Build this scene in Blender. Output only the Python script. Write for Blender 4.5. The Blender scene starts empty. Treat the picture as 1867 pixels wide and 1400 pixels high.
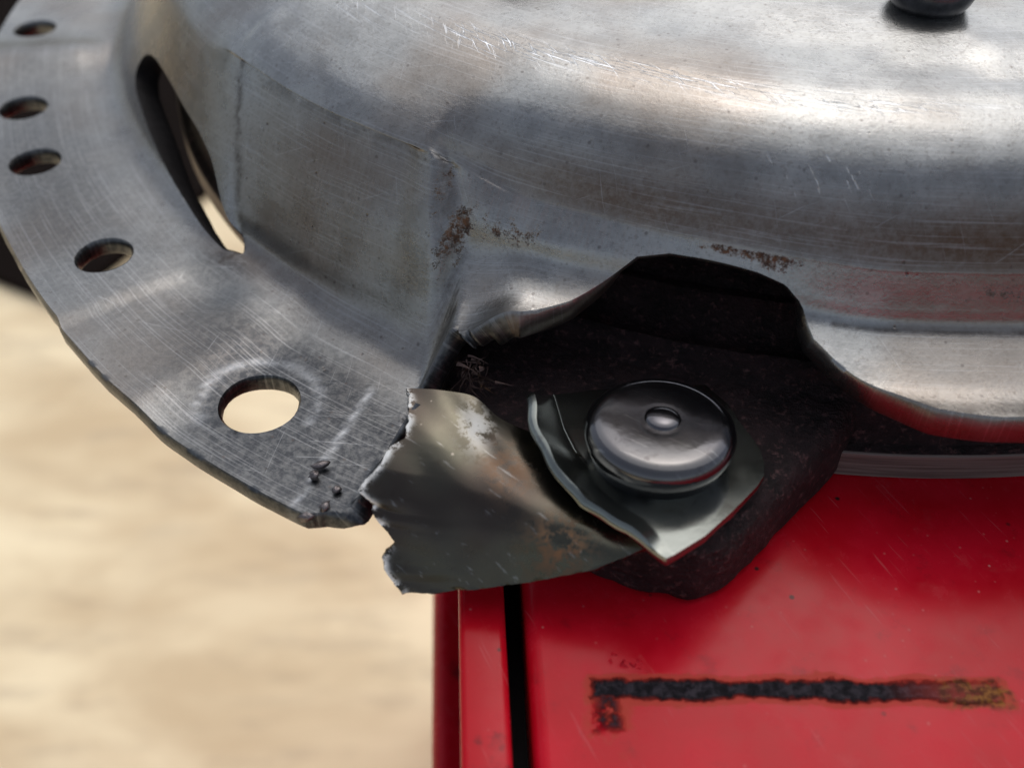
import bpy, math, random
import numpy as np
from mathutils import Vector, noise as mnoise

# ------------------------------------------------------------------ camera, light, exposure
SC = bpy.context.scene
COL = SC.collection
MM = 0.001                                    # everything below is written in millimetres

cam_d = bpy.data.cameras.new('camera')
cam = bpy.data.objects.new('camera', cam_d); COL.objects.link(cam)
cam.location = (0, -66.5*MM, 84*MM)
cam.rotation_euler = (math.radians(90-44), 0, 0)
cam_d.sensor_width = 36; cam_d.lens = 35.67
cam_d.clip_start = 0.002; cam_d.clip_end = 100
cam_d.dof.use_dof = True
cam_d.dof.focus_distance = 0.106
cam_d.dof.aperture_fstop = 20.0
SC.camera = cam

SUN_EL, SUN_AZ = 58.0, 18.0                    # azimuth measured from +Y towards +X
world = bpy.data.worlds.new('World'); SC.world = world; world.use_nodes = True
wn = world.node_tree.nodes; wl = world.node_tree.links
bg = wn['Background']
sky = wn.new('ShaderNodeTexSky'); sky.sky_type = 'NISHITA'; sky.sun_disc = False
sky.sun_elevation = math.radians(SUN_EL); sky.sun_rotation = math.radians(SUN_AZ)
sky.air_density = 1.0; sky.dust_density = 3.0; sky.ozone_density = 0.5
hz = wn.new('ShaderNodeHueSaturation'); hz.inputs['Saturation'].default_value = 0.5      # thin white overcast
wl.new(sky.outputs[0], hz.inputs['Color']); wl.new(hz.outputs[0], bg.inputs[0]); bg.inputs[1].default_value = 0.135
sun_d = bpy.data.lights.new('sun', 'SUN'); sun_d.energy = 0.9; sun_d.angle = math.radians(95)
sun_d.color = (1.0, 0.98, 0.93)
sun = bpy.data.objects.new('sun', sun_d); COL.objects.link(sun)
_e, _a = math.radians(SUN_EL), math.radians(SUN_AZ)
sun.rotation_euler = Vector((math.sin(_a)*math.cos(_e), math.cos(_a)*math.cos(_e), math.sin(_e))).to_track_quat('Z', 'Y').to_euler()
SC.view_settings.view_transform = 'Standard'; SC.view_settings.look = 'None'
SC.view_settings.gamma = 1.0; SC.view_settings.exposure = 0.12
SC.render.engine = 'CYCLES'

rnd = random.Random(7)

# ------------------------------------------------------------------ helpers
def link_mesh(name, verts, faces, mats, parent=None, smooth=True, sharp=40, uv=None, attrs=None, mat_idx=None):
    me = bpy.data.meshes.new(name)
    me.from_pydata([(v[0]*MM, v[1]*MM, v[2]*MM) for v in verts], [], [tuple(f) for f in faces])
    for m in (mats if isinstance(mats, (list, tuple)) else [mats]): me.materials.append(m)
    if mat_idx is not None: me.polygons.foreach_set('material_index', np.asarray(mat_idx, dtype=np.int32))
    if smooth:
        me.polygons.foreach_set('use_smooth', np.ones(len(me.polygons), dtype=bool))
        if sharp: me.set_sharp_from_angle(angle=math.radians(sharp))
    if uv is not None:
        lay = me.uv_layers.new(name='UVMap')
        li = np.zeros(len(me.loops), dtype=np.int32); me.loops.foreach_get('vertex_index', li)
        lay.data.foreach_set('uv', np.asarray(uv, dtype=np.float32)[li].ravel())
    for k, a in (attrs or {}).items():
        at = me.attributes.new(k, 'FLOAT', 'POINT'); at.data.foreach_set('value', np.asarray(a, dtype=np.float32))
    me.update()
    o = bpy.data.objects.new(name, me); COL.objects.link(o)
    if parent: o.parent = parent
    return o

def thing(name, label, cat, loc=(0, 0, 0)):
    o = bpy.data.objects.new(name, None); COL.objects.link(o)
    o.empty_display_size = 0.01
    o['label'] = label; o['category'] = cat
    return o

class NT:
    """tiny node-tree helper"""
    def __init__(self, name):
        self.m = bpy.data.materials.new(name); self.m.use_nodes = True
        self.t = self.m.node_tree; self.n = self.t.nodes; self.b = self.n['Principled BSDF']
        self.tc = self.n.new('ShaderNodeTexCoord')
    def set(self, sock, v):
        if isinstance(v, bpy.types.NodeSocket): self.t.links.new(v, sock)
        elif isinstance(v, (tuple, list)):
            sock.default_value = tuple(v) + (1,) if len(v) == 3 and sock.type == 'RGBA' else v
        else: sock.default_value = v
    def inp(self, k, v): self.set(self.b.inputs[k], v)
    def map(self, co='Object', scale=(1, 1, 1), rot=(0, 0, 0), loc=(0, 0, 0)):
        n = self.n.new('ShaderNodeMapping'); n.vector_type = 'POINT'
        self.t.links.new(self.tc.outputs[co] if isinstance(co, str) else co, n.inputs[0])
        n.inputs[1].default_value = loc; n.inputs[2].default_value = rot; n.inputs[3].default_value = scale
        return n.outputs[0]
    def map2(self, scale, deg, co='UV'):
        a = self.map(co, (1, 1, 1), (0, 0, math.radians(deg)))
        return self.map(a, scale)
    def noise(self, scale, detail=4, rough=.55, vec=None, dist=0):
        n = self.n.new('ShaderNodeTexNoise'); n.inputs['Scale'].default_value = scale
        n.inputs['Detail'].default_value = detail; n.inputs['Roughness'].default_value = rough
        n.inputs['Distortion'].default_value = dist
        self.t.links.new(vec if vec is not None else self.tc.outputs['Object'], n.inputs['Vector'])
        return n.outputs['Fac']
    def voro(self, scale, vec=None, rand=1, feature='F1'):
        n = self.n.new('ShaderNodeTexVoronoi'); n.feature = feature; n.inputs['Scale'].default_value = scale
        n.inputs['Randomness'].default_value = rand
        self.t.links.new(vec if vec is not None else self.tc.outputs['Object'], n.inputs['Vector'])
        return n.outputs['Distance'], n.outputs['Color']
    def ramp(self, f, a, b, lo=0., hi=1.):
        n = self.n.new('ShaderNodeMapRange'); n.interpolation_type = 'SMOOTHSTEP'
        self.set(n.inputs[0], f); n.inputs[1].default_value = a; n.inputs[2].default_value = b
        n.inputs[3].default_value = lo; n.inputs[4].default_value = hi
        return n.outputs[0]
    def math(self, op, a, b=0., c=0., clamp=False):
        n = self.n.new('ShaderNodeMath'); n.operation = op; n.use_clamp = clamp
        self.set(n.inputs[0], a); self.set(n.inputs[1], b); self.set(n.inputs[2], c)
        return n.outputs[0]
    def mix(self, f, a, b):
        n = self.n.new('ShaderNodeMix'); n.data_type = 'RGBA'
        self.set(n.inputs[0], f); self.set(n.inputs[6], a); self.set(n.inputs[7], b)
        return n.outputs[2]
    def mixf(self, f, a, b):
        n = self.n.new('ShaderNodeMix'); n.data_type = 'FLOAT'
        self.set(n.inputs[0], f); self.set(n.inputs[2], a); self.set(n.inputs[3], b)
        return n.outputs[0]
    def attr(self, k):
        n = self.n.new('ShaderNodeAttribute'); n.attribute_name = k
        return n.outputs['Fac']
    def sep(self, v=None):
        n = self.n.new('ShaderNodeSeparateXYZ'); self.t.links.new(v if v is not None else self.tc.outputs['Object'], n.inputs[0])
        return n.outputs
    def bump(self, h, dist, strength=1., prev=None):
        n = self.n.new('ShaderNodeBump'); n.inputs['Distance'].default_value = dist
        n.inputs['Strength'].default_value = strength
        self.set(n.inputs['Height'], h)
        if prev is not None: self.t.links.new(prev, n.inputs['Normal'])
        return n.outputs[0]

# ------------------------------------------------------------------ materials
def mat_cover():
    k = NT('pressed_steel')
    med = k.noise(160, 6, .62); fine = k.noise(2300, 4, .7); big = k.noise(45, 3, .5)
    mott = k.noise(560, 7, .7)
    uv = k.tc.outputs['UV']                                   # mm along the rim, mm down the profile
    brush = k.noise(1, 3, .6, k.map('UV', (2.6, .07, 1)))
    col = k.mix(k.ramp(med, .3, .7), (.25, .253, .25), (.345, .35, .345))
    col = k.mix(k.math('MULTIPLY', k.ramp(mott, .42, .66), .25), col, (.45, .455, .455))
    col = k.mix(k.math('MULTIPLY', k.ramp(fine, .5, .68), .38), col, (.12, .105, .095))
    col = k.mix(k.math('MULTIPLY', k.ramp(big, .42, .66), .55), col, (.20, .158, .125))
    dark_reflect_film = k.attr('dark_reflect_film')  # brownish film, also dark reflections painted into the steel colour
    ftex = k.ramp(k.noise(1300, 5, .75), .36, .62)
    col = k.mix(k.math('MULTIPLY', dark_reflect_film, k.mixf(ftex, .78, 1.0)), col, k.mix(k.attr('cool'), (.100, .064, .044), (.044, .047, .053)))
    rough = k.mixf(k.ramp(med, .35, .7), .21, .33)
    rough = k.math('ADD', rough, k.math('MULTIPLY', dark_reflect_film, .10))
    # brushed draw marks
    br = k.attr('brush')
    bl = k.math('MULTIPLY', br, k.ramp(brush, .45, .62))
    col = k.mix(k.math('MULTIPLY', bl, .55), col, (.30, .25, .23))
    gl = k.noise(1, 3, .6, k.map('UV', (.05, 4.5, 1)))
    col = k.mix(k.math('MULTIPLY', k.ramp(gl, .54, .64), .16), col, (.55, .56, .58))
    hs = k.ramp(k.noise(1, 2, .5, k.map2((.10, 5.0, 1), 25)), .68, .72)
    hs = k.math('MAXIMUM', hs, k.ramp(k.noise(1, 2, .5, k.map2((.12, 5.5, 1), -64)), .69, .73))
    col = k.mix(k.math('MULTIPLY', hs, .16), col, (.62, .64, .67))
    d9, c9 = k.voro(900); c9s = k.sep(c9)
    sk = k.math('MULTIPLY', k.ramp(d9, .22, .10), k.ramp(c9s[0], .80, .86))
    col = k.mix(k.math('MULTIPLY', sk, .45), col, (.07, .055, .05))
    # dark pits
    d, _ = k.voro(700)
    pit = k.math('MULTIPLY', k.ramp(d, .16, .07), k.ramp(k.noise(230, 3, .6), .52, .66))
    pit = k.math('MULTIPLY', pit, k.math('ADD', .35, k.attr('pits'), clamp=True))
    col = k.mix(pit, col, (.06, .045, .04))
    gr = k.math('MULTIPLY', k.attr('grime_shade'), k.ramp(k.noise(380, 5, .7), .30, .58))  # groove dirt and crease shading painted into the colour
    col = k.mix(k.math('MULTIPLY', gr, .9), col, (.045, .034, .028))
    # rust
    ra = k.attr('rust')
    rn = k.noise(1300, 9, .85)
    thr = k.math('SUBTRACT', .755, k.math('MULTIPLY', ra, .30))
    rust = k.ramp(k.math('SUBTRACT', rn, thr), -.02, .07)
    rust = k.math('MULTIPLY', rust, k.ramp(ra, .02, .15))
    rcol = k.mix(k.ramp(k.noise(1200, 3), .35, .65), (.035, .018, .011), (.12, .058, .028))
    col = k.mix(rust, col, rcol)
    # scratches: long bright scores
    sa = k.attr('scratch')
    s1 = k.noise(1, 4, .65, k.map2((.10, 2.8, 1), -6))
    s2 = k.noise(1, 4, .65, k.map2((.2, 2.4, 1), -35))
    scr = k.math('MULTIPLY', sa, k.math('ADD', k.ramp(s1, .54, .60), k.ramp(s2, .58, .64), clamp=True))
    s3 = k.noise(1, 3, .6, k.map2((.28, 2.0, 1), -58))
    scr = k.math('ADD', scr, k.math('MULTIPLY', k.attr('nick'), k.ramp(s3, .63, .68)), clamp=True)
    scr = k.math('ADD', scr, k.math('MULTIPLY', k.attr('wear'), k.ramp(mott, .3, .6)), clamp=True)
    col = k.mix(k.math('MULTIPLY', scr, .85), col, (.80, .84, .90))
    rough = k.mixf(scr, rough, .28)
    rough = k.mixf(rust, rough, .85)
    k.inp('Base Color', col); k.inp('Roughness', rough)
    k.inp('Metallic', k.mixf(rust, .94, .05))
    h = k.math('ADD', k.math('MULTIPLY', mott, .6), k.math('MULTIPLY', fine, .35))
    nb = k.bump(h, .00012, .55)
    nb = k.bump(k.math('SUBTRACT', k.math('MULTIPLY', rust, .5), k.math('ADD', scr, pit)), .00006, .8, nb)
    nb = k.bump(k.math('MULTIPLY', brush, br), .00008, .6, nb)
    k.inp('Normal', nb)
    return k.m

def mat_zinc(name, base, tint, dark, rlo=.22, rhi=.42, grime_shade=.4):
    k = NT(name)
    med = k.noise(150, 5, .6); fine = k.noise(1400, 4, .7); big = k.noise(60, 3, .5)
    col = k.mix(k.ramp(big, .35, .65), base, tint)
    sp = k.math('MULTIPLY', k.ramp(k.noise(420, 7, .72), .55, .68), grime_shade)
    col = k.mix(sp, col, dark)
    d, _ = k.voro(520)
    dots = k.math('MULTIPLY', k.ramp(d, .10, .05), k.ramp(k.noise(300, 2), .58, .66))
    col = k.mix(k.math('MULTIPLY', dots, .6), col, (.5, .45, .4))
    rs = k.math('MULTIPLY', k.attr('rust'), k.ramp(k.noise(600, 7, .75), .44, .60))
    col = k.mix(rs, col, (.22, .11, .045))
    wh = k.math('MULTIPLY', k.attr('white'), k.ramp(k.noise(480, 6, .75), .46, .54))
    col = k.mix(wh, col, (.80, .80, .78))
    scr = k.ramp(k.noise(1, 3, .6, k.map2((240, 2600, 900), 35, 'Object')), .64, .70)
    col = k.mix(k.math('MULTIPLY', scr, .18), col, (.5, .5, .5))
    k.inp('Base Color', col)
    r = k.mixf(k.ramp(med, .3, .7), rlo, rhi)
    k.inp('Roughness', k.mixf(k.math('MAXIMUM', rs, wh), r, .8))
    k.inp('Metallic', k.math('SUBTRACT', .96, k.math('MAXIMUM', rs, wh), clamp=True))
    k.inp('Normal', k.bump(k.math('ADD', k.math('MULTIPLY', med, .5), k.math('MULTIPLY', fine, .2)), .0001, .35))
    return k.m

def mat_cast():
    k = NT('rough_cast_iron')
    a = k.noise(260, 8, .7); b = k.noise(1100, 5, .75)
    col = k.mix(k.ramp(a, .35, .65), (.009, .005, .006), (.032, .016, .018))
    col = k.mix(k.math('MULTIPLY', k.ramp(b, .53, .68), .75), col, (.15, .075, .075))
    k.inp('Base Color', col); k.inp('Roughness', .6); k.inp('Metallic', .4)
    k.inp('Normal', k.bump(k.math('ADD', a, k.math('MULTIPLY', b, .7)), .0009, 1.0))
    return k.m

def mat_machined():
    k = NT('machined_iron')
    a = k.noise(1, 4, .6, k.map('Object', (60, 60, 2500)))
    col = k.mix(k.ramp(a, .35, .65), (.13, .10, .09), (.24, .20, .18))
    k.inp('Base Color', col); k.inp('Roughness', .65); k.inp('Metallic', .5)
    k.inp('Normal', k.bump(a, .00005, .4))
    return k.m

def mat_red(stains):
    k = NT('red_enamel' if stains else 'red_enamel_rail')
    x, y, z = k.sep()
    n1 = k.noise(300, 5, .65); n2 = k.noise(75, 4, .6); n3 = k.noise(900, 4, .7)
    col = k.mix(k.ramp(n2, .35, .7), (.43, .003, .011), (.53, .006, .020))
    rough = k.mixf(k.ramp(n1, .35, .7), .19, .30)
    # settled dust and specks
    flat = k.map('Object', (1, 1, 0))
    d, c = k.voro(1000, flat)
    cs = k.sep(c)
    spk = k.math('MULTIPLY', k.math('MULTIPLY', k.ramp(d, .20, .06), k.ramp(k.noise(70, 4, .7), .42, .62)), k.ramp(cs[0], .60, 1.0))
    dust = k.math('MULTIPLY', k.ramp(k.noise(130, 6, .72), .55, .8), .12)
    col = k.mix(k.math('MAXIMUM', k.math('MULTIPLY', spk, .6), dust), col, (.66, .28, .26))
    d2, c2 = k.voro(330, flat); c2s = k.sep(c2)
    dk = k.math('MULTIPLY', k.ramp(d2, .12, .05), k.ramp(c2s[1], .7, .9))
    col = k.mix(dk, col, (.03, .012, .012))
    # fine wipe scratches
    sc_ = k.ramp(k.noise(1, 3, .6, k.map2((2600, 110, 1), -25, 'Object')), .64, .71)
    col = k.mix(k.math('MULTIPLY', sc_, .10), col, (.75, .38, .38))
    rough = k.math('ADD', rough, k.math('MULTIPLY', dust, .8))
    grim = k.math('MULTIPLY', k.ramp(k.noise(210 if stains else 120, 7, .72), .56 if stains else .52, .70 if stains else .62), .35 if stains else .8)
    col = k.mix(grim, col, (.12, .008, .012))
    if stains:
        w = k.math('MULTIPLY', k.math('SUBTRACT', k.noise(900, 6, .7), .5), 1.6*MM)
        w2 = k.math('MULTIPLY', k.math('SUBTRACT', k.noise(160, 3, .6), .5), 2.2*MM)
        ww = k.math('ADD', w, w2)
        def box(cx, cy, hx, hy, tilt=0.):
            yy = k.math('SUBTRACT', k.math('SUBTRACT', y, cy*MM), k.math('MULTIPLY', k.math('SUBTRACT', x, cx*MM), tilt))
            dx = k.math('SUBTRACT', k.math('ABSOLUTE', k.math('SUBTRACT', x, cx*MM)), hx*MM)
            dy = k.math('SUBTRACT', k.math('ABSOLUTE', yy), hy*MM)
            return k.math('ADD', k.math('MAXIMUM', dx, dy), ww)
        bar = box(25.7, -19.5, 18.4, .82, -.010)
        halo = box(26.0, -19.55, 19.3, 1.5, -.012)
        leg = box(8.6, -21.3, .9, 1.7, .0)
        lhal = box(8.6, -22.6, 2.0, 3.2)
        end = box(42.0, -19.8, 3.2, 1.5)
        smr = box(10.6, -16.6, 1.5, .55, -.35)
        hal = k.math('MAXIMUM', k.ramp(halo, .25*MM, -.1*MM), k.math('MULTIPLY', k.ramp(lhal, .6*MM, -.6*MM), k.ramp(n1, .42, .58)))
        col = k.mix(k.math('MULTIPLY', hal, .75), col, (.36, .045, .025))
        fade = k.ramp(x, 45*MM, 33*MM, .25, 1)
        core = k.math('MULTIPLY', k.ramp(bar, .3*MM, -.2*MM), fade)
        core = k.math('MAXIMUM', core, k.math('MULTIPLY', k.ramp(leg, .6*MM, -.6*MM), k.ramp(n3, .40, .58)))
        core = k.math('MAXIMUM', core, k.math('MULTIPLY', k.ramp(smr, .6*MM, -.6*MM), k.ramp(n3, .52, .66, 0, .6)))
        ek = k.math('MULTIPLY', k.ramp(end, .5*MM, -.5*MM), k.ramp(k.noise(520, 6, .72), .40, .56))
        tar = k.mix(k.ramp(n3, .4, .62), (.004, .003, .005), (.028, .022, .030))
        col = k.mix(core, col, tar)
        col = k.mix(k.math('MULTIPLY', ek, .85), col, k.mix(k.ramp(n3, .45, .6), (.05, .02, .008), (.22, .10, .018)))
        allst = k.math('MAXIMUM', k.math('MAXIMUM', core, ek), k.math('MULTIPLY', hal, .6))
        rough = k.mixf(allst, rough, .7); rough = k.mixf(k.math('MULTIPLY', core, k.ramp(n3, .45, .6)), rough, .32)
        nb = k.bump(k.math('MULTIPLY', core, k.math('ADD', .5, n3)), .0006, .9)
    else:
        nb = None
    k.inp('Base Color', col); k.inp('Roughness', rough)
    k.inp('Specular IOR Level', .15)
    k.inp('Normal', k.bump(k.math('ADD', k.math('MULTIPLY', n1, .4), k.math('MULTIPLY', spk, .6)), .00006, .35, nb))
    return k.m

def mat_floor():
    k = NT('floor_boards')
    v = k.map('Object', (3.5, 8, 1), (0, 0, .12))
    a = k.noise(1, 6, .6, v, .4); b = k.noise(4, 4, .6)
    c = k.noise(1, 5, .65, k.map('Object', (9, 40, 1), (0, 0, .12)))
    col = k.mix(k.ramp(a, .32, .68), (.66, .51, .31), (.96, .82, .55))
    col = k.mix(k.math('MULTIPLY', k.ramp(c, .5, .7), .5), col, (.48, .37, .24))
    col = k.mix(k.math('MULTIPLY', k.ramp(b, .55, .72), .55), col, (.82, .70, .48))
    k.inp('Base Color', col); k.inp('Roughness', .75)
    k.inp('Normal', k.bump(c, .002, .4))
    return k.m

def mat_plain(name, col, rough=.6, metal=0., bump=.0):
    k = NT(name)
    n = k.noise(700, 5, .65)
    k.inp('Base Color', k.mix(k.ramp(n, .3, .7), tuple(c*.7 for c in col), tuple(min(1, c*1.25) for c in col)))
    k.inp('Roughness', rough); k.inp('Metallic', metal)
    if bump: k.inp('Normal', k.bump(n, bump, .8))
    return k.m

M_COVER = mat_cover()
M_STRAP = mat_zinc('zinc_strap', (.062, .050, .043), (.090, .088, .068), (.045, .032, .027), .2, .3, .35)
M_TAB = mat_zinc('zinc_tab', (.17, .185, .175), (.22, .235, .22), (.08, .07, .065), .12, .22, .4)
M_RIVET = mat_zinc('zinc_rivet', (.075, .075, .09), (.13, .128, .13), (.035, .03, .032), .09, .17, .5)
M_CAST = mat_cast(); M_MACH = mat_machined()
M_RED = mat_red(True); M_RAIL = mat_red(False); M_FLOOR = mat_floor()
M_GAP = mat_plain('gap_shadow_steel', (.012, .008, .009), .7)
M_BLACKRIV = mat_plain('black_oxide', (.10, .10, .105), .28, .9)
M_INNER = mat_plain('shaded_inner_steel', (.012, .010, .010), .8, 0, .0002)  # near-black base colour stands for the shade inside the cover
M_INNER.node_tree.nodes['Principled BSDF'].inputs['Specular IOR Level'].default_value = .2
M_BURR = mat_plain('torn_steel', (.07, .045, .04), .45, .8, .0002)
M_CRUMB = mat_plain('dirt', (.17, .15, .15), .32, .8, .0003)

# ------------------------------------------------------------------ setting: ground
FZ = -760
g = 6000
link_mesh('floor', [(-g, -g, FZ), (g, -g, FZ), (g, g, FZ), (-g, g, FZ)], [(0, 1, 2, 3)], M_FLOOR)['kind'] = 'structure'

A_ = (-580., 945.); D1 = (.45, .893); D2 = (-.893, .45)
mq = [A_, (A_[0]+D1[0]*1500, A_[1]+D1[1]*1500), (A_[0]+D1[0]*1500+D2[0]*900, A_[1]+D1[1]*1500+D2[1]*900), (A_[0]+D2[0]*900, A_[1]+D2[1]*900)]
M_DARK_SLAB = mat_plain('dark_slab', (.010, .007, .006), .9, 0, .002)  # slab added so the floor behind flange holes and window looks dark
M_DARK_SLAB.node_tree.nodes['Principled BSDF'].inputs['Specular IOR Level'].default_value = .03
fm_ = link_mesh('added_dark_slab', [(x, y, FZ+.5) for x, y in mq]+[(x+(-.6*x-500)*.004, y, FZ+14) for x, y in mq], [(3, 2, 1, 0), (4, 5, 6, 7), (0, 1, 5, 4), (1, 2, 6, 5), (2, 3, 7, 6), (3, 0, 4, 7)], M_DARK_SLAB, smooth=False)
fm_['label'] = 'dark brown slab added on the floor to darken the view past the holed flange'; fm_['category'] = 'slab'

# ------------------------------------------------------------------ tool box
def rounded_slab(x0, x1, y0, y1, z0, z1, r, seg=5, skew=0.05):
    """box with its long top edges rounded; skew turns its sides a little about z"""
    prof = [(x0, z0)]
    for i in range(seg+1):
        a = math.pi - i*math.pi/2/seg
        prof.append((x0 + r + r*math.cos(a), z1 - r + r*math.sin(a)))
    for i in range(seg+1):
        a = math.pi/2 - i*math.pi/2/seg
        prof.append((x1 - r + r*math.cos(a), z1 - r + r*math.sin(a)))
    prof.append((x1, z0))
    n = len(prof); V = []; Fc = []
    ys = [y0, y0+.8, y1-.8, y1]
    for j, y in enumerate(ys):
        for (x, z) in prof:
            zz = z - (.8 if j in (0, 3) and z > z1-.01 else 0)
            V.append((x - skew*y, y, zz))
    for j in range(3):
        for i in range(n):
            a, b = j*n+i, j*n+(i+1) % n
            Fc.append((a, a+n, b+n, b))
    Fc.append(tuple(range(n))); Fc.append(tuple(reversed(range(3*n, 4*n))))
    Fc = [tuple(reversed(f)) for f in Fc]
    return V, Fc

box = thing('tool_box', 'scuffed red enamelled tool box the clutch rests on', 'tool box')
V, Fc = rounded_slab(.6, 560, -360, 420, -14, 0, 1.5); top = link_mesh('lid_panel', V, Fc, M_RED, box)
top['label'] = 'red lid panel with a black L shaped tar residue mark'
V, Fc = rounded_slab(-5.75, -1.25, -360, 420, -14, .2, .7); link_mesh('side_rail', V, Fc, M_RAIL, box)
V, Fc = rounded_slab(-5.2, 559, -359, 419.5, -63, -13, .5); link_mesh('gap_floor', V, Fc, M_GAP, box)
V, Fc = rounded_slab(-12.0, 562, -358, 418, FZ, -62, 3.0); link_mesh('body', V, Fc, M_RAIL, box)

# ------------------------------------------------------------------ clutch: pressed cover
clutch = thing('clutch_pressure_plate', 'bare steel clutch cover assembly, torn at its drive strap, lying on the red tool box', 'clutch')
CX, CY = 47.0, 110.0                          # the clutch axis
TOP = [(38, 36), (66, 36), (83, 36), (88, 35.6), (92, 34.4)]
FLG = TOP+[(95.5, 32.6), (99, 30.3), (101.4, 28.2), (103, 26), (106.5, 20), (109.5, 14.5), (111.3, 11.5), (115, 10), (123, 10), (132, 10)]
SKT = TOP+[(95.2, 32.1), (97.3, 28.9), (99.6, 25.2), (100.1, 24.1), (101.1, 21.0), (101.9, 19.2), (104.0, 18.0), (107, 16.9), (109, 16.6), (111.2, 16.7)]
ST = {                                        # profile (radius, height) at angles round the axis
 -200: FLG, -56: FLG,
 -51: TOP+[(95.5, 32.7), (98.9, 30.6), (101.2, 28.9), (102.4, 27.2), (106.2, 20.5), (109.7, 14.5), (111.4, 11.5), (115, 10), (123, 10), (132.5, 10)],
 -49.6: TOP+[(95.5, 32.8), (98.9, 30.9), (101.2, 28.9), (102.4, 27.2), (106.2, 20.5), (109.3, 14.5), (110.6, 11.3), (114.5, 9.8), (123, 9.6), (133, 9.6)],
 -41: TOP+[(95.5, 32.8), (98.9, 30.9), (101.2, 28.9), (102.4, 27.2), (106.2, 20.5), (109.2, 14.3), (110.8, 11), (114.5, 9.4), (123, 9.3), (133.5, 9.3)],
 -38: TOP+[(95.5, 32.8), (98.9, 30.9), (101.1, 29.0), (102.2, 27.3), (105.9, 20.6), (108.9, 14.2), (110.8, 10.6), (114.5, 8.4), (123, 8), (133.6, 8)],
 -31.7: TOP+[(95.4, 32.7), (98.5, 30.6), (100.6, 28.8), (101.7, 27.0), (105.3, 20.5), (108.3, 14), (110.8, 10.4), (114.5, 8.4), (123, 8), (133.4, 8)],
 -30.8: TOP+[(95.4, 32.7), (98.2, 30.3), (99.6, 27.6), (100.0, 26.2), (101.8, 22.6), (103.2, 19.4), (105.8, 17.0), (108.5, 15.6), (113, 14.8), (120, 14.2)],
 -26: TOP+[(95.2, 32.2), (97.2, 29.3), (98.9, 26), (99.6, 24.9), (101.6, 22.8), (102.7, 20.6), (104.9, 18.9), (107.8, 18.4), (111, 18.8), (116, 19.6)],
 -16: TOP+[(95.2, 32.2), (97.2, 29.3), (99.2, 25.8), (99.7, 24.8), (100.8, 22.8), (102, 20.6), (104.2, 19.4), (106.8, 18.6), (109, 18.2), (113, 18.2)],
 -6: SKT, 60: SKT, 66: FLG, 200: FLG}
KS = np.array(sorted(ST), float); KP = np.array([ST[k] for k in sorted(ST)], float)
CR_S = np.array([0, 5.5, 6.7, 8.2, 9.15, 12.0, 12.6, 14]); CR_P = np.array([-34, -34, -33.8, -32.2, -30.8, -29.2, -28.6, -27.0]) + 31.0
PL_S = np.array([0, 7.0, 8.0, 9.35, 11.3, 12.2, 14]); PL_P = np.array([-52, -52, -51.5, -48.4, -45.2, -46, -47]) + 50.0

def warp(phi, s):
    """the panel edges lean, so shift the stations with the height on the profile"""
    w1 = np.exp(-((phi+30.5)/5.0)**2); w2 = np.exp(-((phi+48.5)/5.0)**2)
    return phi - np.interp(s, CR_S, CR_P)*w1 - np.interp(s, PL_S, PL_P)*w2

def vnoise(X, f, seed):
    """cheap smooth noise from a few sines"""
    r = np.random.RandomState(seed); o = 0
    for _ in range(7):
        d = r.normal(size=3); o = o + np.sin(X@d*f*r.uniform(.6, 1.6) + r.uniform(0, 6.28))
    return o/3.5

def surf(phi, s):
    ph = np.where(phi > 180, phi-360, phi)
    pe = np.clip(warp(ph, s), -199, 199)
    k = np.clip(np.searchsorted(KS, pe)-1, 0, len(KS)-2)
    w = np.clip((pe-KS[k])/(KS[k+1]-KS[k]), 0, 1); w = w*w*(3-2*w)
    n = 15; i = np.clip(np.floor(s).astype(int), 0, n-2); t = (s-i)[..., None]
    def cp(j):
        j = np.clip(j, 0, n-1); return KP[k, j]*(1-w)[..., None] + KP[k+1, j]*w[..., None]
    p0, p1, p2, p3 = cp(i-1), cp(i), cp(i+1), cp(i+2)
    rz = .5*((2*p1)+(-p0+p2)*t+(2*p0-5*p1+4*p2-p3)*t*t+(-p0+3*p1-3*p2+p3)*t**3)
    a = np.radians(phi); z = rz[..., 1].copy()
    sg = lambda q: 1/(1+np.exp(-np.clip(q, -40, 40)))
    pan = sg((pe+49.2)/1.1)*sg((-33.6-pe)/.5)*sg((s-7.45)/.045)*sg((12.0-s)/.3)
    R = rz[..., 0] - .8*pan 
    # pressed details
    fl = np.clip((s-11.6)/.8, 0, 1)
    z = z + fl*1.6*np.exp(-((ph+77.5)/2.6)**2)                        # cross rib in the flange
    z = z - fl*.9*np.exp(-((ph+45)/2.6)**2 - ((s-12.3)/.8)**2)         # hollow beside the window
    z = z + fl*.8*np.exp(-((ph+42.3)/1.6)**2 - ((s-12.1)/.5)**2)
    x = CX+R*np.sin(a); y = CY-R*np.cos(a)
    X = np.stack([x, y, z], -1)
    # shallow raised field on the flat top, beyond a straight step
    e = (x-19.4)*.47 + (y-45)*.883
    z = z + 1.0/(1+np.exp(-e/.35))*np.clip((3.2-s)/.8, 0, 1)
    z = z + .07*vnoise(X, .22, 3) + .02*vnoise(X, .9, 5)
    return np.stack([x, y, z], -1)

def normals(phi, s, e1=.05, e2=.02):
    du = surf(phi+e1, s)-surf(phi-e1, s)
    s1, s0 = np.minimum(s+e2, 14), np.maximum(s-e2, 0)
    dv = surf(phi, s1)-surf(phi, s0)
    n = np.cross(dv, du); n /= np.linalg.norm(n, axis=-1, keepdims=True)+1e-12
    return n

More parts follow.
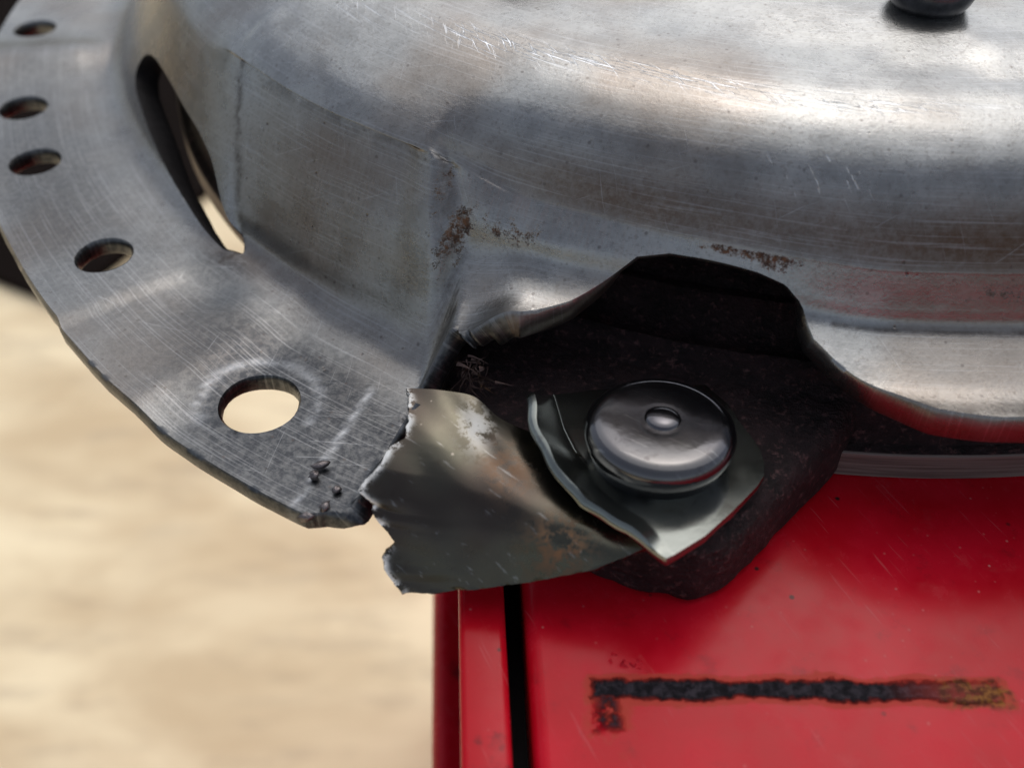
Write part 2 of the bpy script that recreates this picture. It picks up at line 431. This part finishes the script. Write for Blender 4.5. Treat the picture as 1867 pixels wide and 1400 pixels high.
LIP_P = np.array([-29.5, -28.0, -27.7, -27.2, -25.2, -23.0, -21.6, -20.0, -18.2, -16.4, -13.2, -11.6, -10.6, -9.8, -8.4, -6.4, -3.8, 0.2, 5, 60, 66, 400])
LIP_S = np.array([12.3, 12.7, 12.65, 12.6, 12.25, 11.2, 10.25, 8.95, 8.6, 8.6, 8.7, 8.9, 9.5, 10.9, 11.65, 12.5, 13.5, 14.2, 14.2, 14.2, 14.2, 14.2])
WIN = np.array([(-67.4, 9.75), (-66.6, 9.3), (-64.6, 9.0), (-62, 8.92), (-59, 8.95), (-56.4, 9.05), (-53.6, 9.2), (-50.8, 9.5), (-48.9, 9.95), (-47.4, 10.45), (-46.1, 10.95), (-45.5, 11.35),
                (-46.2, 11.45), (-47.6, 11.4), (-49.6, 11.3), (-52, 11.1), (-55, 10.9), (-58, 10.65), (-61, 10.35), (-63.8, 10.15), (-66, 10.05)])
HOLES = [(-82.8, 126.5, 3.4), (-70.6, 125.6, 3.45), (-63.2, 125.2, 3.45), (-51.2, 123.6, 3.5), (-36.2, 124.8, 4.35), (-95, 125.5, 3.4), (-103, 125.5, 3.4), (75, 124, 4.3), (95, 124, 3.5), (150, 124, 4.3), (200, 124, 3.5)]

def smooth_closed(P, n=160):
    m = len(P); out = []
    for q in range(n):
        u = q*m/n; i = int(u); t = u-i
        p0, p1, p2, p3 = (P[(i+d) % m] for d in (-1, 0, 1, 2))
        out.append(.5*((2*p1)+(-p0+p2)*t+(2*p0-5*p1+4*p2-p3)*t*t+(-p0+3*p1-3*p2+p3)*t**3))
    return np.array(out)

def poly_sdf(pts, poly):
    """positive inside"""
    d = np.full(len(pts), 1e9); ins = np.zeros(len(pts), bool)
    for a, b in zip(poly, np.roll(poly, -1, 0)):
        ab = b-a; t = np.clip(((pts-a)@ab)/(ab@ab+1e-12), 0, 1)
        d = np.minimum(d, np.linalg.norm(pts-(a+t[:, None]*ab), axis=1))
        c = ((a[1] > pts[:, 1]) != (b[1] > pts[:, 1])) & (pts[:, 0] < (b[0]-a[0])*(pts[:, 1]-a[1])/(b[1]-a[1]+1e-12)+a[0])
        ins ^= c
    return np.where(ins, d, -d)

def cut_field(phi, s, X):
    """> 0 where the sheet is missing"""
    ph = np.where(phi > 250, phi-360, phi)
    jag = .05*np.sin(ph*9.1)+.04*np.sin(ph*23+1)
    near = np.exp(-((ph+28.2)/.8)**2)
    g1 = s - np.interp(ph, LIP_P, LIP_S) - jag*near*2.0
    gj = (ph - np.interp(s, CR_S, CR_P-31.0) - np.interp(s, [11.9, 12.4], [.35, -1.0]) - .12*np.sin(s*11)-.08*np.sin(s*29))*2.0
    g = np.where(s > 8.0, np.minimum(g1, gj), -1.0)
    for (hp, hr, r) in HOLES:
        a = math.radians(hp); hx, hy = CX+hr*math.sin(a), CY-hr*math.cos(a)
        d = r-np.hypot(X[:, 0]-hx, X[:, 1]-hy)
        g = np.where(s > 12.05, np.maximum(g, d), g)
    ear = -5.2 + .35*np.sin((X[:, 0]+17)*.5) - X[:, 1]
    g = np.where((s > 12.4) & (X[:, 0] > -40) & (X[:, 0] < 0), np.maximum(g, ear), g)
    sc = np.array([1.9, 5.5])
    b = (ph > -72) & (ph < -41) & (s > 7.5) & (s < 12.4)
    if b.any():
        q = poly_sdf(np.stack([ph[b], s[b]], 1)*sc, smooth_closed(WIN)*sc)
        g[b] = np.maximum(g[b], q)
    return g

def build_cover(T0=3.3):
    phis = np.concatenate([np.arange(-110, 16, .25), np.arange(16, 250, 2.0)])
    ss = np.concatenate([np.arange(0, 2, .25), np.arange(2, 6, .125), np.arange(6, 9, .07), np.arange(9, 14, .085), [14.0]])
    n, m = len(phis), len(ss)
    PH, S = [a.ravel() for a in np.meshgrid(phis, ss, indexing='ij')]
    g = cut_field(PH, S, surf(PH, S))
    ph_l, s_l = list(PH), list(S); edge = {}; tris = []
    def ev(a, b):
        key = (a, b) if a < b else (b, a)
        if key not in edge:
            t = g[key[0]]/(g[key[0]]-g[key[1]]); t = min(max(t, .02), .98)
            p0, p1 = PH[key[0]], PH[key[1]]
            if abs(p1-p0) > 180: p1 = p1+360 if p1 < p0 else p1-360
            edge[key] = len(ph_l); ph_l.append(p0+t*(p1-p0)); s_l.append(S[key[0]]+t*(S[key[1]]-S[key[0]]))
        return edge[key]
    for i in range(n):
        i2 = (i+1) % n
        for j in range(m-1):
            q = (i*m+j, i2*m+j, i2*m+j+1, i*m+j+1)
            k = [g[v] <= 0 for v in q]
            if all(k): tris.append(q); continue
            if not any(k): continue
            for tri in ((q[0], q[1], q[2]), (q[0], q[2], q[3])):
                kk = [g[v] <= 0 for v in tri]; c = sum(kk)
                if c == 3: tris.append(tri)
                elif c == 1:
                    r = kk.index(True); a, b, d = tri[r], tri[(r+1) % 3], tri[(r+2) % 3]
                    tris.append((a, ev(a, b), ev(a, d)))
                elif c == 2:
                    r = kk.index(False); a, b, d = tri[r], tri[(r+1) % 3], tri[(r+2) % 3]
                    tris.append((ev(a, b), b, d, ev(a, d)))
    P, Sx = np.array(ph_l), np.array(s_l)
    X = surf(P, Sx); N = normals(P, Sx, .9, .25)
    used = np.zeros(len(P), bool)
    for f in tris: used[list(f)] = True
    re = -np.ones(len(P), int); re[used] = np.arange(used.sum())
    tris = [tuple(re[v] for v in f) for f in tris]
    P, Sx, X, N = P[used], Sx[used], X[used], N[used]
    # make winding follow the normals
    f0 = tris[len(tris)//3]
    if np.dot(np.cross(X[f0[1]]-X[f0[0]], X[f0[2]]-X[f0[0]]), N[f0[0]]) < 0: tris = [tuple(reversed(f)) for f in tris]
    nv = len(X); T = (T0 - 1.0*np.clip((Sx-11.4)/.8, 0, 1)*(P < -27))[:, None]
    de = {}
    for f in tris:
        for a, b in zip(f, f[1:]+f[:1]): de[(a, b)] = de.get((a, b), 0)+1
    bnd = [(a, b) for (a, b) in de if (b, a) not in de]
    out = np.zeros((nv, 3)); 
    for a, b in bnd:
        o = np.cross(X[b]-X[a], N[a]); o /= np.linalg.norm(o)+1e-9
        out[a] += o; out[b] += o
    out /= np.linalg.norm(out, axis=1, keepdims=True)+1e-9
    bv = sorted({v for e in bnd for v in e}); ring = {v: i for i, v in enumerate(bv)}
    ro = .28; nb = len(bv); bi = np.array(bv)
    rag = 1 + .5*vnoise(X[bi], 1.7, 9)[:, None]*.25
    r1 = X[bi]+out[bi]*ro*rag-N[bi]*.38; r2 = X[bi]+out[bi]*ro*.8*rag-N[bi]*(T[bi]-.38)
    VV = np.concatenate([X, X-N*T, r1, r2])
    faces = list(tris)+[tuple(v+nv for v in reversed(f)) for f in tris]
    o1, o2 = 2*nv, 2*nv+nb
    for a, b in bnd:
        A, B = ring[a], ring[b]
        faces += [(b, a, o1+A, o1+B), (o1+B, o1+A, o2+A, o2+B), (o2+B, o2+A, a+nv, b+nv)]
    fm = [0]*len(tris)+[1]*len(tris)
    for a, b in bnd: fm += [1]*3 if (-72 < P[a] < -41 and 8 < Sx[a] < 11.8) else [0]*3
    PP = np.concatenate([P, P, P[bi], P[bi]]); SS = np.concatenate([Sx, Sx, Sx[bi], Sx[bi]])
    arc = np.interp(SS, np.arange(15), np.concatenate([[0], np.cumsum(np.hypot(*np.diff(np.array(FLG), axis=0).T))]))
    uv = np.stack([PP*1.9, arc], 1)
    G = lambda p, s, wp, ws: np.exp(-((PP-p)/wp)**2-((SS-s)/ws)**2)
    rust = (.62*G(-32.2, 8.2, .45, .6)+.66*G(-31, 9.1, .6, .45)+.55*G(-30.4, 9.9, .35, 1.1)+.40*G(-28, 8.8, 3.5, .7)+.55*G(-27, 9.3, 3, .6)+.78*G(-12.6, 8.2, 1.5, .45)+.72*G(-15.6, 8.0, 1.8, .35)+.45*G(-12, 7.9, 6, .6)+.62*G(0, 8.5, 5, .6)
            + .55*G(6, 8.2, 5, .9)+.22*G(-8, 9.3, 6, .9)+.16*G(-12, 6.4, 20, 1.0)+.25*G(-34, 9.4, 4, 1.6)+.12*G(-42, 9.5, 8, 2)+.4*G(-3, 10.2, 5, .25))
    dark_reflect_film = 1.0*G(0, 6.5, 13, 1.0)+.8*G(-22, 6.6, 11, 1.05)+.82*G(-62, 13.2, 24, 1.4)+1.0*G(-33, 13.3, 6.5, 1.2)+.3*G(-60, 10, 12, 2)+.38*G(-39.5, 10.2, 6.5, 2.0)+.35*G(-38, 12.6, 7, .7)+.5*G(-46, 11.6, 3, .6)+.35*G(-38, 8.4, 9, .5)+.4*G(-29, 13.3, 2, .9)  # roll front and ear darkened in place of dark reflections; panel dirt too
    brush = .4*G(-40, 9.5, 7, 1.6)+.9*G(-28.5, 8.0, 4.0, .9)+.5*G(-22, 8.6, 5, .8)
    pits = .6*G(-40, 9.5, 7, 2)+1.0*G(-27.5, 9.6, 4, .8)+.7*G(-12, 7, 9, 1.5)+.6*G(-2, 10.2, 6, .5)+.4*G(-40, 9, 8, 2)
    scratch = .9*G(-33.5, 3.2, 4.5, .35)+.7*G(-24, 2.9, 7, .3)+.5*G(-10, 3.1, 8, .3)+.3*G(-46, 3.6, 5, .6)
    a_ = math.radians(-36.2); hd = np.hypot(VV[:, 0]-CX-124.8*math.sin(a_), VV[:, 1]-CY+124.8*math.cos(a_))
    dark_reflect_film = dark_reflect_film + np.where(SS > 12, .8*np.exp(-((hd-5.0)/.5)**2), 0); wear = np.where(SS > 12, .22*np.exp(-((hd-6.3)/.45)**2)*(VV[:, 1] > 6), 0)
    ld = np.abs((VV[:, 0]+17.5)*.937-(VV[:, 1]-4.6)*.35); wear = wear + np.where((SS > 12.3) & (PP > -33) & (PP < -26), .3*np.exp(-(ld/.3)**2), 0)
    dark_reflect_film[2*nv:] += .45
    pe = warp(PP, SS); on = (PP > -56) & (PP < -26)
    grime_shade = np.where(on, .85*np.exp(-((pe+49.6)/.35)**2)*((SS > 7.4) & (SS < 11.9))+1.1*np.exp(-((SS-7.5)/.09)**2)*((pe > -49.8) & (pe < -33))  # dark shading lines along the panel edges and creases
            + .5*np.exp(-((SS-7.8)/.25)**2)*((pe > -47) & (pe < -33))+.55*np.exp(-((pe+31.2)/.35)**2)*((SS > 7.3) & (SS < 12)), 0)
    grime_shade += np.where((PP > -9) & (PP < 40), .7*np.exp(-((SS-10.15)/.12)**2), 0)
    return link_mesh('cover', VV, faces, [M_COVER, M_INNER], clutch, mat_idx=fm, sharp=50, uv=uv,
                     attrs=dict(cool=np.clip((SS-11.2)/.8, 0, 1)*(PP < -26), wear=np.clip(wear, 0, 1), grime_shade=np.clip(grime_shade, 0, 1), nick=np.clip(1.1*G(-10.5, 5.2, 2.6, .45)+.45*G(-33, 3.4, 3.5, .35), 0, 1), rust=np.clip(rust, 0, 1), dark_reflect_film=np.clip(dark_reflect_film, 0, 1), brush=np.clip(brush, 0, 1), pits=np.clip(pits, 0, 1), scratch=np.clip(scratch, 0, 1)))
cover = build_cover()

# ------------------------------------------------------------------ cast pressure plate with its lug
def lathe(prof, n=64, cx=0, cy=0, a0=0, a1=360):
    full = abs(a1-a0) >= 360; V = []; Fc = []
    m = len(prof); cols = n if full else n+1
    for i in range(cols):
        a = math.radians(a0+(a1-a0)*i/n)
        for (r, z) in prof: V.append((cx+r*math.sin(a), cy-r*math.cos(a), z))
    for i in range(n):
        i2 = (i+1) % cols
        for j in range(m-1): Fc.append((i*m+j, i*m+j+1, i2*m+j+1, i2*m+j))
    return V, Fc

def rough_up(V, amp, f, seed=0):
    o = []
    for v in V:
        q = Vector((v[0]*f+seed, v[1]*f, v[2]*f)); d = mnoise.noise_vector(q)*amp + mnoise.noise_vector(q*2.7)*amp*.5
        o.append((v[0]+d.x, v[1]+d.y, v[2]+d.z))
    return o

prof = [(66, .05), (104.3, .05), (104.5, .25), (104.5, 3.6), (104.3, 3.8), (103.2, 4.1), (102.6, 5.0), (101.8, 7), (100.6, 8.0), (99.2, 8.6), (98.7, 9.9), (97.8, 10.3), (96.8, 9.6), (95, 9.4), (93, 10.2), (92, 11.6), (91, 12.4), (89.5, 12.2), (88, 13), (84, 16), (79, 17.5), (70, 17.5), (66, 15), (66, .05)]
V1, F1 = lathe(prof, 360, CX, CY)
mi = []
for i in range(360):
    for j in range(len(prof)-1): mi.append(1 if j in (1, 2, 3) else 0)
V1 = [v if (k % len(prof)) in (0, 1, 2, 3, 4, len(prof)-1) else rough_up([v], .16, .55)[0] for k, v in enumerate(V1)]
lug = [(-8, 24), (-8.5, 13.5), (-3.5, 3.5), (3, -3.5), (7.5, -7.0), (12.5, -9.3), (17.4, -10.4), (20.6, -9.2), (35.5, 6.2), (39, 12), (42, 22), (20, 26)]
def round_poly(P, n=150):
    P = np.array(P, float); Q = []
    for a, b in zip(P, np.roll(P, -1, 0)):
        for t in (.06, .25, .5, .75, .94): Q.append(a+(b-a)*t)
    Q = np.array(Q); d = np.linalg.norm(np.roll(Q, -1, 0)-Q, axis=1); c = np.concatenate([[0], np.cumsum(d)]); Q = np.vstack([Q, Q[:1]])
    u = np.linspace(0, c[-1], n, endpoint=False)
    return np.stack([np.interp(u, c, Q[:, k]) for k in (0, 1)], 1)
lp = round_poly(lug)
cen = np.array([18.5, 8.0]); V2 = []; F2 = []
levels = [(0.05, -.9), (.35, -.3), (1.0, 0), (5.8, -.25), (7.0, -.7), (7.7, -1.5), (8.0, -2.6)] + [(8.0+.02*i, None) for i in range(9)]
nn = len(lp)
for li, (z, ins) in enumerate(levels):
    for p in lp:
        d = p-cen; L = np.linalg.norm(d)
        q = cen + d*((L+ins)/L) if ins is not None else cen + d*((L-2.6)/L)*(1-(li-6)/9.6)
        V2.append((q[0], q[1], z))
for li in range(len(levels)-1):
    for i in range(nn):
        a, b = li*nn+i, li*nn+(i+1) % nn
        F2.append((a, b, b+nn, a+nn))
F2.append(tuple(range((len(levels)-1)*nn, len(levels)*nn)))
V2 = [v if v[2] < .1 else rough_up([v], .22, .6, 5)[0] for v in V2]
off = len(V1)
plate = link_mesh('pressure_plate', V1+V2, F1+[tuple(v+off for v in f) for f in F2], [M_CAST, M_MACH], clutch, sharp=35, mat_idx=mi+[0]*len(F2))
plate['label'] = 'dark rough cast iron pressure plate with its lug'

# ------------------------------------------------------------------ sheet patches (torn strap and its end tab)
def crv(P, t):
    """Catmull-Rom through P (k,3) at t in 0..1"""
    P = np.asarray(P, float); k = len(P); u = t*(k-1); i = min(int(u), k-2); w = u-i
    p0, p1, p2, p3 = P[max(i-1, 0)], P[i], P[i+1], P[min(i+2, k-1)]
    return .5*((2*p1)+(-p0+p2)*w+(2*p0-5*p1+4*p2-p3)*w*w+(-p0+3*p1-3*p2+p3)*w**3)

def thick_grid(G, T, name, mat, parent, attrs=None, up=(0, 0, 1)):
    """closed sheet of thickness T under the grid G[v][u]"""
    G = np.asarray(G); nv, nu = G.shape[:2]
    du = np.gradient(G, axis=1); dv = np.gradient(G, axis=0)
    N = np.cross(du, dv); N /= np.linalg.norm(N, axis=-1, keepdims=True)+1e-9
    if (N@np.array(up)).mean() < 0: N = -N
    top = G.reshape(-1, 3); bot = (G-N*T).reshape(-1, 3); c = nv*nu
    # rounded cut edge: ring pushed out a little at half thickness
    idx = [(0, j) for j in range(nu)]+[(i, nu-1) for i in range(1, nv)]+[(nv-1, j) for j in range(nu-2, -1, -1)]+[(i, 0) for i in range(nv-2, 0, -1)]
    cenp = G.reshape(-1, 3).mean(0); rim = []
    for (i, j) in idx:
        o = np.zeros(3)
        if i == 0: o -= dv[i, j]/(np.linalg.norm(dv[i, j])+1e-9)
        if i == nv-1: o += dv[i, j]/(np.linalg.norm(dv[i, j])+1e-9)
        if j == 0: o -= du[i, j]/(np.linalg.norm(du[i, j])+1e-9)
        if j == nu-1: o += du[i, j]/(np.linalg.norm(du[i, j])+1e-9)
        rim.append((G[i, j]+o*.12-N[i, j]*T*.3, G[i, j]+o*.12-N[i, j]*T*.75))
    Vv = list(top)+list(bot)+[r[0] for r in rim]+[r[1] for r in rim]; Fc = []
    for i in range(nv-1):
        for j in range(nu-1):
            a = i*nu+j
            Fc.append((a, a+1, a+nu+1, a+nu)); Fc.append((c+a, c+a+nu, c+a+nu+1, c+a+1))
    nr = len(idx)
    for q in range(nr):
        q2 = (q+1) % nr; a = idx[q][0]*nu+idx[q][1]; b = idx[q2][0]*nu+idx[q2][1]
        r1, r2 = 2*c, 2*c+nr
        Fc += [(b, a, r1+q, r1+q2), (r1+q2, r1+q, r2+q, r2+q2), (r2+q2, r2+q, c+a, c+b)]
    at = {}
    for k_, f in (attrs or {}).items(): at[k_] = [f(v) for v in Vv]
    o = link_mesh(name, Vv, Fc, mat, parent, sharp=48, attrs=at)
    return o
STRAP = [
  [(-10.5, 6.0, 13.5), (-7.3, 5.5, 13.6), (-3.9, 5.3, 13.0), (-1.0, 3.4, 11.6), (3.6, 2.0, 10.3), (8.9, -0.6, 9.2)],
  [(-10.4, -0.3, 13.0), (-7.0, -0.5, 13.0), (-3.3, -1.3, 12.3), (0.9, -2.4, 11.2), (5.5, -4.8, 10.0), (9.6, -5.9, 9.1)],
  [(-14.3, -5.0, 10.5), (-7.9, -4.5, 11.2), (-3.2, -5.3, 11.4), (0.8, -6.3, 10.7), (5.4, -7.6, 9.8), (10.3, -7.6, 9.1)],
  [(-12.6, -6.7, 8.3), (-7.9, -7.3, 8.7), (-3.2, -7.7, 9.2), (1.3, -8.6, 9.1), (5.9, -9.2, 9.0), (11.0, -8.7, 9.0)],
  [(-11.8, -8.8, 5.6), (-7.4, -9.4, 6.0), (-2.7, -9.6, 6.6), (2.4, -10.0, 7.4), (6.9, -10.3, 8.2), (11.4, -9.5, 8.8)],
  [(-10.3, -11.2, 3.0), (-5.3, -11.3, 3.6), (-0.7, -11.3, 4.5), (3.4, -11.3, 5.6), (7.9, -11.2, 7.2), (12.0, -10.2, 8.7)]]
TEAR = [(-10.5, 6.0, 13.5), (-10.0, 3.8, 13.5), (-10.0, 1.7, 13.3), (-10.3, -0.3, 13.0), (-11.5, -1.2, 12.6), (-12.6, -3.0, 11.9), (-13.7, -3.9, 11.2), (-14.4, -4.9, 10.5), (-13.9, -5.3, 10.0), (-13.0, -5.6, 9.4), (-13.2, -6.3, 8.9), (-12.6, -6.7, 8.3), (-11.8, -7.4, 7.7), (-11.0, -8.0, 7.0), (-11.8, -8.4, 6.2), (-12.2, -9.0, 5.4), (-12.1, -9.8, 4.7), (-11.4, -10.3, 3.9), (-10.3, -11.2, 3.0)]
TAB = [
  [(2.2, 5.1, 14.6), (2.4, 1.6, 14.6), (2.8, -0.8, 14.2), (4.0, -3.5, 13.4), (5.4, -5.8, 12.8), (6.8, -7.4, 12.0), (8.8, -8.6, 11.3), (10.7, -9.8, 10.9), (12.2, -11.5, 10.4), (13.6, -13.0, 10.1)],
  [(4.4, 10.0, 10.1), (5.3, 4.5, 10.1), (6.3, 1.1, 10.1), (7.5, -1.8, 10.1), (8.4, -4.2, 10.1), (9.6, -5.9, 10.1), (10.8, -7.2, 10.1), (12.2, -8.4, 10.1), (13.2, -10.3, 10.1), (14.3, -12.6, 10.1)],
  [(9.6, 10.9, 10.1), (11.1, 6.8, 10.1), (11.9, 3.7, 10.1), (12.8, 1.4, 10.1), (13.6, -1.4, 10.1), (14.7, -3.5, 10.1), (15.6, -5.2, 10.1), (16.1, -6.8, 10.1), (16.6, -8.8, 10.1), (17.4, -10.3, 10.1)],
  [(20.7, 11.7, 10.1), (22.6, 8.4, 10.1), (23.4, 5.2, 10.1), (24.2, 2.9, 10.1), (24.6, 1.1, 10.1), (24.6, -0.7, 10.1), (24.2, -2.5, 10.1), (23.3, -3.9, 10.1), (22.0, -5.4, 10.1), (20.4, -7.2, 10.1)]]

def strap_grid(nv=130, nu=90):
    G = np.zeros((nv, nu, 3))
    tl = np.linspace(0, 1, len(TEAR))
    # arc-length style spread of the tear along v
    seg = np.cumsum([0]+[np.linalg.norm(np.subtract(a, b)) for a, b in zip(TEAR[1:], TEAR[:-1])]); seg /= seg[-1]
    for i in range(nv):
        v = i/(nv-1)
        ctrl = [crv([STRAP[r][c] for r in range(6)], v) for c in range(6)]
        tear = np.array([np.interp(v, seg, [p[d] for p in TEAR]) for d in range(3)])
        q_ = Vector((v*14, 0, 3)); tear[0] += .3*mnoise.noise(q_)+.16*mnoise.noise(q_*3.1)+.06*mnoise.noise(q_*9)
        for j in range(nu):
            u = (j/(nu-1))
            p = crv(ctrl, u); w = max(0, 1-u*2.6)**2
            p = p + (tear-ctrl[0])*w
            p[2] += .06*math.sin(p[0]*1.3+p[1]*.9) - .25*math.exp(-((p[0]+11.3)/1.2)**2-((p[1]+8)/1.5)**2)
            e = max(0, v-.97)/.03
            p[1] += e*(.18*mnoise.noise(Vector((u*12, 1, 0)))+.08*mnoise.noise(Vector((u*45, 5, 0))))
            G[i, j] = p
    return G
def tear_near(v):
    d = min((v[0]-p[0])**2+(v[1]-p[1])**2+(v[2]-p[2])**2 for p in TEAR_D)
    return math.exp(-d/.16)*(.7+.5*mnoise.noise(Vector(v)*1.3))*1.8
TEAR_D = [tuple(a_+(b_-a_)*t/8 for a_, b_ in zip(p, q)) for p, q in zip(TEAR[:-1], TEAR[1:]) for t in range(8)]
strap = thick_grid(strap_grid(), .9, 'drive_strap', M_STRAP, clutch, up=(0, -.6, .8),
    attrs=dict(rust=lambda v: min(1, 1.1*math.exp(-((v[0]-4.6)/2.6)**2-((v[1]+9.3)/1.5)**2)+.5*math.exp(-((v[0]+.5)/2)**2-((v[1]+3)/2.5)**2)),
               white=lambda v: min(1, .9*tear_near(v)+.62*math.exp(-((v[0]+3.4)/1.3)**2-((v[1]-1.5)/2.2)**2))))
strap['label'] = 'torn brown zinc plated strap with a ragged end'

TILT = .075                                    # the torn strap lets its end lean back
def tab_grid(nv=80, nu=70):
    G = np.zeros((nv, nu, 3))
    for i in range(nv):
        v = i/(nv-1)
        E, B, Md, Rt = [np.array([np.interp(v*9, range(10), [p[d] for p in c]) for d in range(3)]) for c in TAB]
        for j in range(nu):
            u = j/(nu-1)
            if u < .3:                        # the upturned edge, a tight bend then straight
                t = u/.3; q = E*(1-t)+B*t; q[2] = E[2]*(1-t)**1.25+B[2]*(1-(1-t)**1.25)
                p = q + np.array([.12*math.sin(v*31)*(1-t), 0, .15*math.sin(v*24+1)*(1-t)])
            elif u < .6: t = (u-.3)/.3; p = B*(1-t)+Md*t
            else: t = (u-.6)/.4; p = Md*(1-t)+Rt*t
            G[i, j] = p - np.array([0, 0, .11*(p[1]+4)])
    return G
tab = thick_grid(tab_grid(), .95, 'strap_end_tab', M_TAB, clutch, attrs=dict(rust=lambda v: .0, white=lambda v: .0))
tab['label'] = 'bright zinc tab under the rivet with its edge bent up'


# ------------------------------------------------------------------ rivet through the strap
RX, RY, RB, RT = 14.3, .9, 9.6, 14.1
hp = [(.0, RT-.02)]
hp = [(2.6, RT), (3.5, RT+.01), (4.6, RT+.01), (5.7, RT-.01), (6.15, RT-.1), (6.7, RT-.38), (7.15, RT-.85), (7.35, RT-1.5), (7.3, RT-2.2), (7.0, RT-3.1), (6.6, RB)]
hp = [(.01, RT-.02), (1.4, RT-.01), (1.9, RT-.04), (2.1, RT-.03), (2.35, RT-.01)] + hp
V, Fc = lathe(hp, 96, RX, RY)
V = [(x, y, z-TILT*(y-RY)) for x, y, z in rough_up(V, .012, .3, 2)]
riv = link_mesh('strap_rivet', V, Fc, M_RIVET, clutch, sharp=None)
riv['label'] = 'shiny round zinc rivet head with centre pip'
pp = [(1.78, RT-.12), (1.70, RT+.10), (1.5, RT+.26), (1.1, RT+.38), (.7, RT+.44), (.3, RT+.47), (.01, RT+.475)]
V, Fc = lathe(pp, 48, RX+.15, RY+.25)
V = [(x, y, z-TILT*(y-RY)) for x, y, z in V]
link_mesh('centre_pip', V, Fc, M_RIVET, riv, sharp=None)

# domed rivets on the flat top of the cover
V, Fc = lathe([(3.3, -.2), (3.9, .5), (4.4, 1.3), (4.7, 2.2), (4.7, 2.9), (4.4, 3.5), (3.8, 3.85), (2.6, 4.0), (.01, 4.1)], 48)
r0 = None
for i in range(9):
    a = math.radians(-1.5+40*i); R = 68.4
    if r0 is None:
        r0 = link_mesh('top_rivet', V, Fc, M_BLACKRIV, clutch, sharp=None); o = r0
    else:
        o = r0.copy(); COL.objects.link(o); o.parent = clutch
    o.location = ((CX+R*math.sin(a))*MM, (CY-R*math.cos(a))*MM, 36.6*MM)
r0['label'] = 'dark domed rivet on the cover top'

# ------------------------------------------------------------------ torn slivers at the ripped wall, dirt on the flange
def sliver(V, Fc, p, d, L, r, bend, seg=6, sides=5):
    d = Vector(d).normalized(); a = d.orthogonal().normalized(); b = d.cross(a); base = len(V); bd = Vector(bend)
    for i in range(seg+1):
        t = i/seg; c = Vector(p)+d*L*t+bd*L*t*t; rr = r*(1-t*.9)
        for q in range(sides):
            an = 6.283*q/sides; w = c+(a*math.cos(an)+b*math.sin(an)*.35)*rr; V.append(tuple(w))
    for i in range(seg):
        for q in range(sides):
            A = base+i*sides+q; B = base+i*sides+(q+1) % sides
            Fc.append((A, B, B+sides, A+sides))
V, Fc = [], []
for i in range(46):
    t = rnd.random(); p = (-5.0+2.6*t+rnd.uniform(-.8, .8), 11.2-1.6*t+rnd.uniform(-.9, .6), 13.2-3.6*rnd.random())
    sliver(V, Fc, p, (rnd.uniform(-.5, 1), rnd.uniform(-1, .1), rnd.uniform(-.8, .7)), rnd.uniform(.8, 2.2), rnd.uniform(.10, .34), (rnd.uniform(-.6, .6), rnd.uniform(-.5, .5), rnd.uniform(-.8, .5)))
br = link_mesh('torn_burr', V, Fc, M_BURR, cover); br['label'] = 'frayed metal slivers on the ripped cover wall'; br['kind'] = 'stuff'

def lump(r, seed):
    V, Fc = [], []; n, m = 10, 7
    for j in range(m+1):
        a = math.pi*j/m
        for i in range(n):
            b = 6.283*i/n; d = Vector((math.sin(a)*math.cos(b), math.sin(a)*math.sin(b), math.cos(a)))
            f = 1+.5*mnoise.noise(d*1.9+Vector((seed, 0, 0)))
            V.append((d.x*r[0]*f, d.y*r[1]*f, d.z*r[2]*f))
    for j in range(m):
        for i in range(n):
            A = j*n+i; B = j*n+(i+1) % n; Fc.append((A, A+n, B+n, B))
    return V, Fc
CR = [((-18.9, .2, 8.5), (.95, .42, .35), .2, 'long grey dirt crumb, innermost on the steel ear by the scored line'),
      ((-19.4, -1.2, 8.5), (.6, .5, .4), 1.1, 'shiny dark dirt crumb just below the innermost crumb on the ear'),
      ((-17.0, -2.9, 8.4), (.5, .4, .3), .4, 'small round dirt crumb midway between scored line and torn strap'),
      ((-17.9, -4.9, 8.3), (.6, .45, .4), .9, 'brown dirt crumb stuck at the lower edge of the ear'),
      ((-19.6, -5.6, 7.6), (.8, .5, .5), .3, 'black greasy fluff clot hanging on the outer edge of the ear')]
for i, (p, r, a, lab) in enumerate(CR):
    V, Fc = lump(r, i*3.3)
    o = link_mesh('dirt_crumb', V, Fc, M_CRUMB, None, sharp=None); o.location = [c*MM for c in p]; o.rotation_euler = (0, 0, a)
    o['label'] = lab; o['category'] = 'crumb'; o['group'] = 'dirt crumbs on the flange ear'
